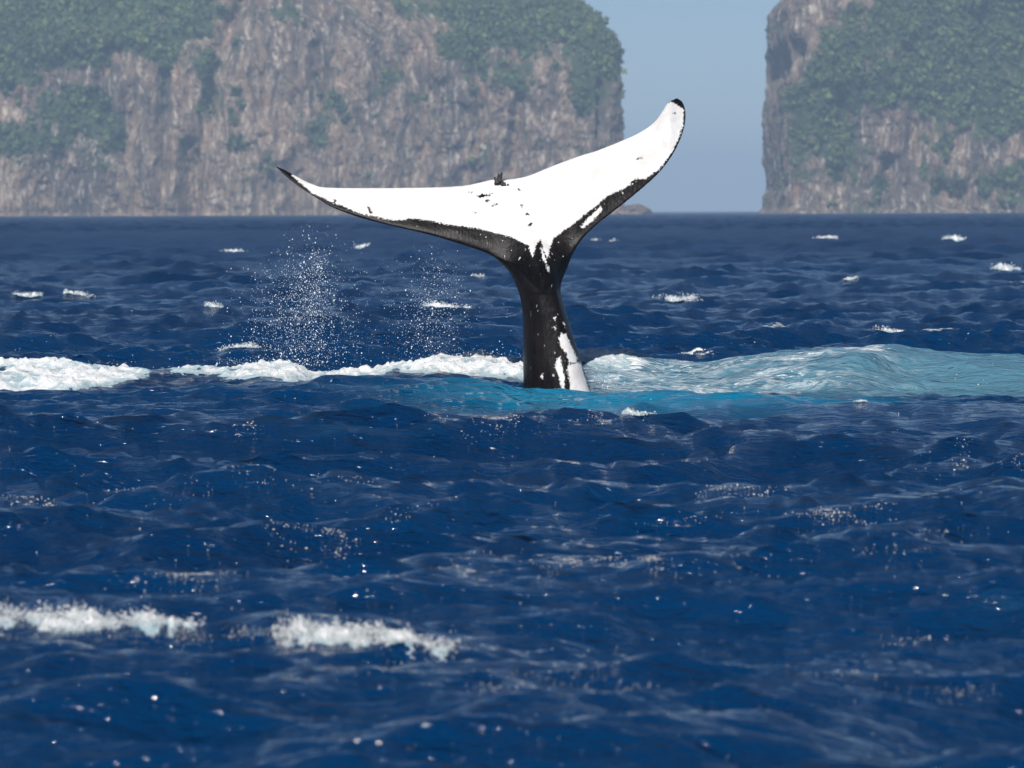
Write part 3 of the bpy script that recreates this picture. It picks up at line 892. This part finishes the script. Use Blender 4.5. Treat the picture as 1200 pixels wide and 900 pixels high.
def whitecap(px, py, w_, h_, seed, **tags):
    r = H * F / (py + h_ * 0.35 - HOR - (600 - px) * -HSL)
    r = crest_near(px, r)
    hw = w_ / 2 / F * r * 1.7
    hy = float(np.clip(0.45 * h_ * r * r / (H * F), 0.10, hw * 0.55))
    nx, ny = int(np.clip(w_ * 2.6, 40, 150)), int(np.clip(w_ * 1.2, 24, 60))
    u, v = np.meshgrid(np.linspace(-1, 1, nx), np.linspace(-1, 1, ny))
    cx = (px - 600) / F * r
    sk = np.sin(seed * 1.7) * 0.35
    x = cx + u * hw; y = r - hy * 0.5 + v * hy + sk * u * hw
    lop = 0.5 * np.sin(seed * 2.3)
    env = np.exp(-((u - lop) / np.where(u < lop, 0.55 + 0.4 * lop, 0.55 - 0.4 * lop)) ** 2) * np.exp(-((v + 0.25 * np.sin(u * 5 + seed)) / 0.5) ** 2) * 1.15 * smooth(1.0, 0.75, np.abs(u)) * smooth(1.0, 0.7, np.abs(v))
    amp = float(np.clip(h_ / F * r * 0.60, 0.02, 0.6)) * (0.5 if r < 60 else 1.0)
    env = env * (0.95 + 0.7 * fbm(u * 9, v * 5, 3, seed + 3))
    P = foam_sheet('', x, y, env, amp * 0.6, 0.44, 60 + seed, max(hw * 0.18, 0.10), 0.7)
    if len(P[1]) == 0:
        return
    D = froth(x, y, env, int(w_ * 9), hw * 0.05, hy * 0.06, amp * 0.30, 0.42 * r / F, seed)
    add_foam('whitecap', [P], drops=D, **tags)

BACK_LABEL = {(515, 364): 'long streaky whitecap behind the thinner veil of drops', (272, 407): 'flat whitecap just behind the churned foam, beside the dense drop column',
    (702, 283): 'whitecap behind the black leading edge of the higher fluke', (1121, 281): 'bright whitecap far off below the scrub covered cliff', (1183, 316): 'broad bright whitecap nearer than the one below the scrub covered cliff',
    (812, 408): 'small whitecap peaking just behind the trough of the pale wash', (1050, 393): 'broken whitecap rising right behind the pale teal swell', (566, 327): 'small whitecap close beside the black tail stock'}
for i, c in enumerate(CAPS_BACK):
    lb = BACK_LABEL.get(c[:2])
    if lb:
        whitecap(*c, i, label=lb, cat='whitecap')
    else:
        whitecap(*c, i, label='small white breaking crest on the dark blue sea beyond the whale', cat='whitecap', group='whitecaps beyond the whale')
FL = ['white breaking crest on turquoise water just beside the whale stock', 'tiny white crest at the fading end of the turquoise water']
for i, c in enumerate(CAPS_FRONT):
    whitecap(*c, 40 + i, label=FL[i], cat='whitecap')

# the long low breaker between boat and whale: two runs of foam
def breaker(px0, px1, seed, label, dens):
    pp, rr, x, y = pgrid(px0, px1, 18.4, 22.0, int((px1 - px0) * 1.0), 120)
    mid = crest_r(pp) - 0.28 + 0.16 * noise2(pp / 45.0, pp * 0, seed)
    wid = 0.20 + 0.22 * np.abs(noise2(pp / 30.0, pp * 0 + 3, seed + 1))
    e = np.exp(-((rr - mid) / wid) ** 2) * dens(pp)
    fine = fbm(x / 0.05, y / 0.07, 3, seed + 31)
    P = foam_sheet('', x, y, e * (0.9 + 0.45 * noise2(pp / 14.0, pp * 0 + 7, seed + 3)) * (0.9 + 0.7 * fine), 0.038, 0.36, seed + 5, 0.10, 0.6)
    # froth thrown up off the crest, drop by drop
    g = np.random.default_rng(seed)
    n = 4200
    w_ = np.clip(e.ravel() - 0.25, 0, 1) ** 0.7
    i = g.choice(w_.size, n, p=w_ / w_.sum())
    X, Y, Z, _ = sea(x.ravel()[i] + g.normal(0, 0.006, n), y.ravel()[i] + g.normal(0, 0.02, n))
    up = np.abs(g.normal(0, 0.020, n)) * (0.4 + 1.4 * np.abs(noise2(pp.ravel()[i] / 11.0, 0 * i, seed + 8)))
    sz = np.clip(g.lognormal(math.log(0.0032), 0.5, n), 0.0012, 0.009)
    octv = np.array([(1, 0, 0), (-1, 0, 0), (0, 1, 0), (0, -1, 0), (0, 0, 1), (0, 0, -1)], float)
    octf = np.array([(0, 2, 4), (2, 1, 4), (1, 3, 4), (3, 0, 4), (2, 0, 5), (1, 2, 5), (3, 1, 5), (0, 3, 5)])
    DV = (np.stack([X, Y, Z + up], -1)[:, None] + octv[None] * sz[:, None, None]).reshape(-1, 3)
    DT = (octf[None] + (np.arange(n) * 6)[:, None, None]).reshape(-1, 3)
    o = mesh_np('breaking_wave_foam', np.concatenate([P[0], DV]), quads=P[1], tris=DT + len(P[0]), mat=M_FOAM, attrs=dict(thick=np.concatenate([P[2], np.full(len(DV), 0.6)])))
    tag(o, label, 'foam', kind='stuff')
breaker(-160, 262, 71, 'long white foam run on the breaking wave in front of the whale, ragged end', lambda p: smooth(-160, -60, p) * smooth(275, 190, p) * (0.75 + 0.5 * np.exp(-((p - 125) / 80) ** 2)))
breaker(305, 560, 72, 'white foam run tapering along the breaking wave, clear of the ragged one', lambda p: smooth(300, 350, p) * smooth(575, 400, p) ** 0.6 * 1.2)

# ------------------------------------------------------------------ spray falling from the flukes
def droplets(n, cols, seed, label):
    r = np.random.default_rng(seed)
    ph = (1 + 5 ** .5) / 2
    ico = np.array([(-1, ph, 0), (1, ph, 0), (-1, -ph, 0), (1, -ph, 0), (0, -1, ph), (0, 1, ph), (0, -1, -ph), (0, 1, -ph), (ph, 0, -1), (ph, 0, 1), (-ph, 0, -1), (-ph, 0, 1)]) / math.hypot(1, ph)
    icof = np.array([(0, 11, 5), (0, 5, 1), (0, 1, 7), (0, 7, 10), (0, 10, 11), (1, 5, 9), (5, 11, 4), (11, 10, 2), (10, 7, 6), (7, 1, 8), (3, 9, 4), (3, 4, 2), (3, 2, 6), (3, 6, 8), (3, 8, 9), (4, 9, 5), (2, 4, 11), (6, 2, 10), (8, 6, 7), (9, 8, 1)])
    P, Sz = [], []
    for frac, cx0, cx1, y0, y1, sx0, sx1, bias in cols:
        m = int(n * frac)
        t = r.beta(*bias, m)
        yy = y0 + (y1 - y0) * t
        xx = cx0 + (cx1 - cx0) * t + r.normal(0, 1, m) * (sx0 + (sx1 - sx0) * t)
        P.append(np.stack([xx, yy], -1))
    P = np.concatenate(P)
    P = P + r.normal(0, 1, P.shape)
    dep = DW + r.normal(0.35, 0.45, len(P))
    W = whale_world(P[:, 0], P[:, 1], dep)
    size = np.clip(r.lognormal(math.log(0.0021), 0.55, len(P)), 0.0011, 0.011)
    st = np.stack([np.ones(len(P)), np.ones(len(P)), r.uniform(1.0, 1.7, len(P))], -1)
    V = (W[:, None, :] + ico[None] * size[:, None, None] * st[:, None, :]).reshape(-1, 3)
    T = (icof[None] + (np.arange(len(P)) * 12)[:, None, None]).reshape(-1, 3)
    o = mesh_np('spray_droplets', V, tris=T, mat=M_DROP)
    tag(o, label, 'spray', kind='stuff')
droplets(4300, [(0.45, 352, 355, 300, 432, 18, 36, (2.0, 1.5)), (0.22, 366, 352, 262, 430, 18, 52, (1.3, 1.2)), (0.2, 345, 352, 285, 430, 34, 46, (1.4, 1.1)), (0.13, 372, 360, 290, 400, 6, 14, (1.5, 2))], 91,
         'dense column of white water drops falling under the outer left fluke')
droplets(1800, [(0.6, 518, 492, 300, 422, 12, 24, (1.6, 1.6)), (0.4, 510, 500, 285, 420, 26, 40, (1.2, 1.2))], 92,
         'thinner veil of water drops falling nearer the whale stock')
droplets(900, [(0.35, 40, 60, 424, 436, 60, 60, (1.2, 2)), (0.35, 320, 330, 420, 436, 40, 50, (1.2, 2)), (0.3, 545, 540, 412, 426, 40, 40, (1.2, 2))], 94,
         'fine spray leaping off the top of the churned foam')
droplets(260, [(1.0, 712, 710, 436, 460, 8, 12, (1.5, 1.5))], 93,
         'small burst of splash drops at the white side of the stock')

# ------------------------------------------------------------------ sun glints on the little crests, modelled as tiny white specks
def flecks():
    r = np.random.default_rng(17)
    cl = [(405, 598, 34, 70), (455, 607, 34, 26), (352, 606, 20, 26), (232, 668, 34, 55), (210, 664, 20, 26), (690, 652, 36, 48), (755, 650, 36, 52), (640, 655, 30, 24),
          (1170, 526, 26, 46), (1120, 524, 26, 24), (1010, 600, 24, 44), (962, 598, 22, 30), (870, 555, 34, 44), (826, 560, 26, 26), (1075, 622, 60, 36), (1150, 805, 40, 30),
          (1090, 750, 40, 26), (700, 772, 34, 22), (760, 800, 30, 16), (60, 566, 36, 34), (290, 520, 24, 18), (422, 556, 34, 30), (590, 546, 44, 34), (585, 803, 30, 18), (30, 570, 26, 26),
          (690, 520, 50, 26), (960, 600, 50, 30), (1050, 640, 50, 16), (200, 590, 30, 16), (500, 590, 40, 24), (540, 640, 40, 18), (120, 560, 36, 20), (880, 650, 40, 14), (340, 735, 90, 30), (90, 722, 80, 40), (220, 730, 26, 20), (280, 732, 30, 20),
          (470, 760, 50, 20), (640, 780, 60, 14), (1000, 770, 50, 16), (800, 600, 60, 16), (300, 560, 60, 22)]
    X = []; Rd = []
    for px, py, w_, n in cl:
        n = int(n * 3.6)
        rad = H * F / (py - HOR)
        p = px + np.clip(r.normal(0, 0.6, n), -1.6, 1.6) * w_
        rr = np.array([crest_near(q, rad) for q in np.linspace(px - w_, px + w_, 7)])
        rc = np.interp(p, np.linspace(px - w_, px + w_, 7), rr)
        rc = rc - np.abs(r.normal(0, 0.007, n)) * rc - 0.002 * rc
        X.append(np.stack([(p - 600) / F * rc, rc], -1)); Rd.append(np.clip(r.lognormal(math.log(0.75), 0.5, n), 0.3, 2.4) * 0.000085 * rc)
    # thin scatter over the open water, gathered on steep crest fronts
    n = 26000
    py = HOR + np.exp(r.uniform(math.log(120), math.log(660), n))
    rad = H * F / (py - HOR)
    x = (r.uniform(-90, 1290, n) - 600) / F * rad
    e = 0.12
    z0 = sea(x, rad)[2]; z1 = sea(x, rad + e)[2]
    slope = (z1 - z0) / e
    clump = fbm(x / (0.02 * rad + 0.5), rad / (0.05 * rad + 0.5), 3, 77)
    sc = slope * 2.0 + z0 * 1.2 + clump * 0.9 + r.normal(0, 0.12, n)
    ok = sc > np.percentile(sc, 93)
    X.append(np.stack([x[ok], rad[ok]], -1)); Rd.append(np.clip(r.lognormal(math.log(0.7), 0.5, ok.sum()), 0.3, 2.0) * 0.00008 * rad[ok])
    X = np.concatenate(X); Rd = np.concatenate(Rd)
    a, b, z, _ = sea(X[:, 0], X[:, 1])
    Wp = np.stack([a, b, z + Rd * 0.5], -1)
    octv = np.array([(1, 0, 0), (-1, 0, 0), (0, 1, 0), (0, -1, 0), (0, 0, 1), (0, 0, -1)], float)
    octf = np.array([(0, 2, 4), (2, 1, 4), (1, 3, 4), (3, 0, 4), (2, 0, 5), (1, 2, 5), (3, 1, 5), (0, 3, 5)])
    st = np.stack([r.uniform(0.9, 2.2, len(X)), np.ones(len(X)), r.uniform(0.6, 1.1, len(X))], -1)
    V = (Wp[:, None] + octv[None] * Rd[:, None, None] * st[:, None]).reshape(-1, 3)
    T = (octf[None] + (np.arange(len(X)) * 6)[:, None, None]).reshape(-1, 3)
    o = mesh_np('glint_flecks', V, tris=T, mat=M_GLINT)
    tag(o, 'tiny white specks standing in for sun glints on the small wave crests', 'foam', kind='stuff')
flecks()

# ------------------------------------------------------------------ the hazy air
def haze():
    me = bpy.data.meshes.new('haze')
    x0, x1, y0, y1, z0, z1 = -15000, 15000, -15000, 15000, -6.5, 182
    v = [(x, y, z) for x in (x0, x1) for y in (y0, y1) for z in (z0, z1)]
    f = [(0, 1, 3, 2), (4, 6, 7, 5), (0, 4, 5, 1), (2, 3, 7, 6), (0, 2, 6, 4), (1, 5, 7, 3)]
    me.from_pydata(v, [], f); me.update()
    o = bpy.data.objects.new('haze', me); C.objects.link(o)
    m = bpy.data.materials.new('hazy_air'); m.use_nodes = True
    t = m.node_tree; t.nodes.clear()
    out = t.nodes.new('ShaderNodeOutputMaterial')
    pv = t.nodes.new('ShaderNodeVolumePrincipled')
    pv.inputs['Color'].default_value = (0.56, 0.74, 0.95, 1)
    pv.inputs['Density'].default_value = 0.00018
    pv.inputs['Anisotropy'].default_value = 0.0
    t.links.new(pv.outputs[0], out.inputs['Volume'])
    me.materials.append(m)
    tag(o, 'pale blue hazy air over the sea', 'haze', kind='stuff')
haze()
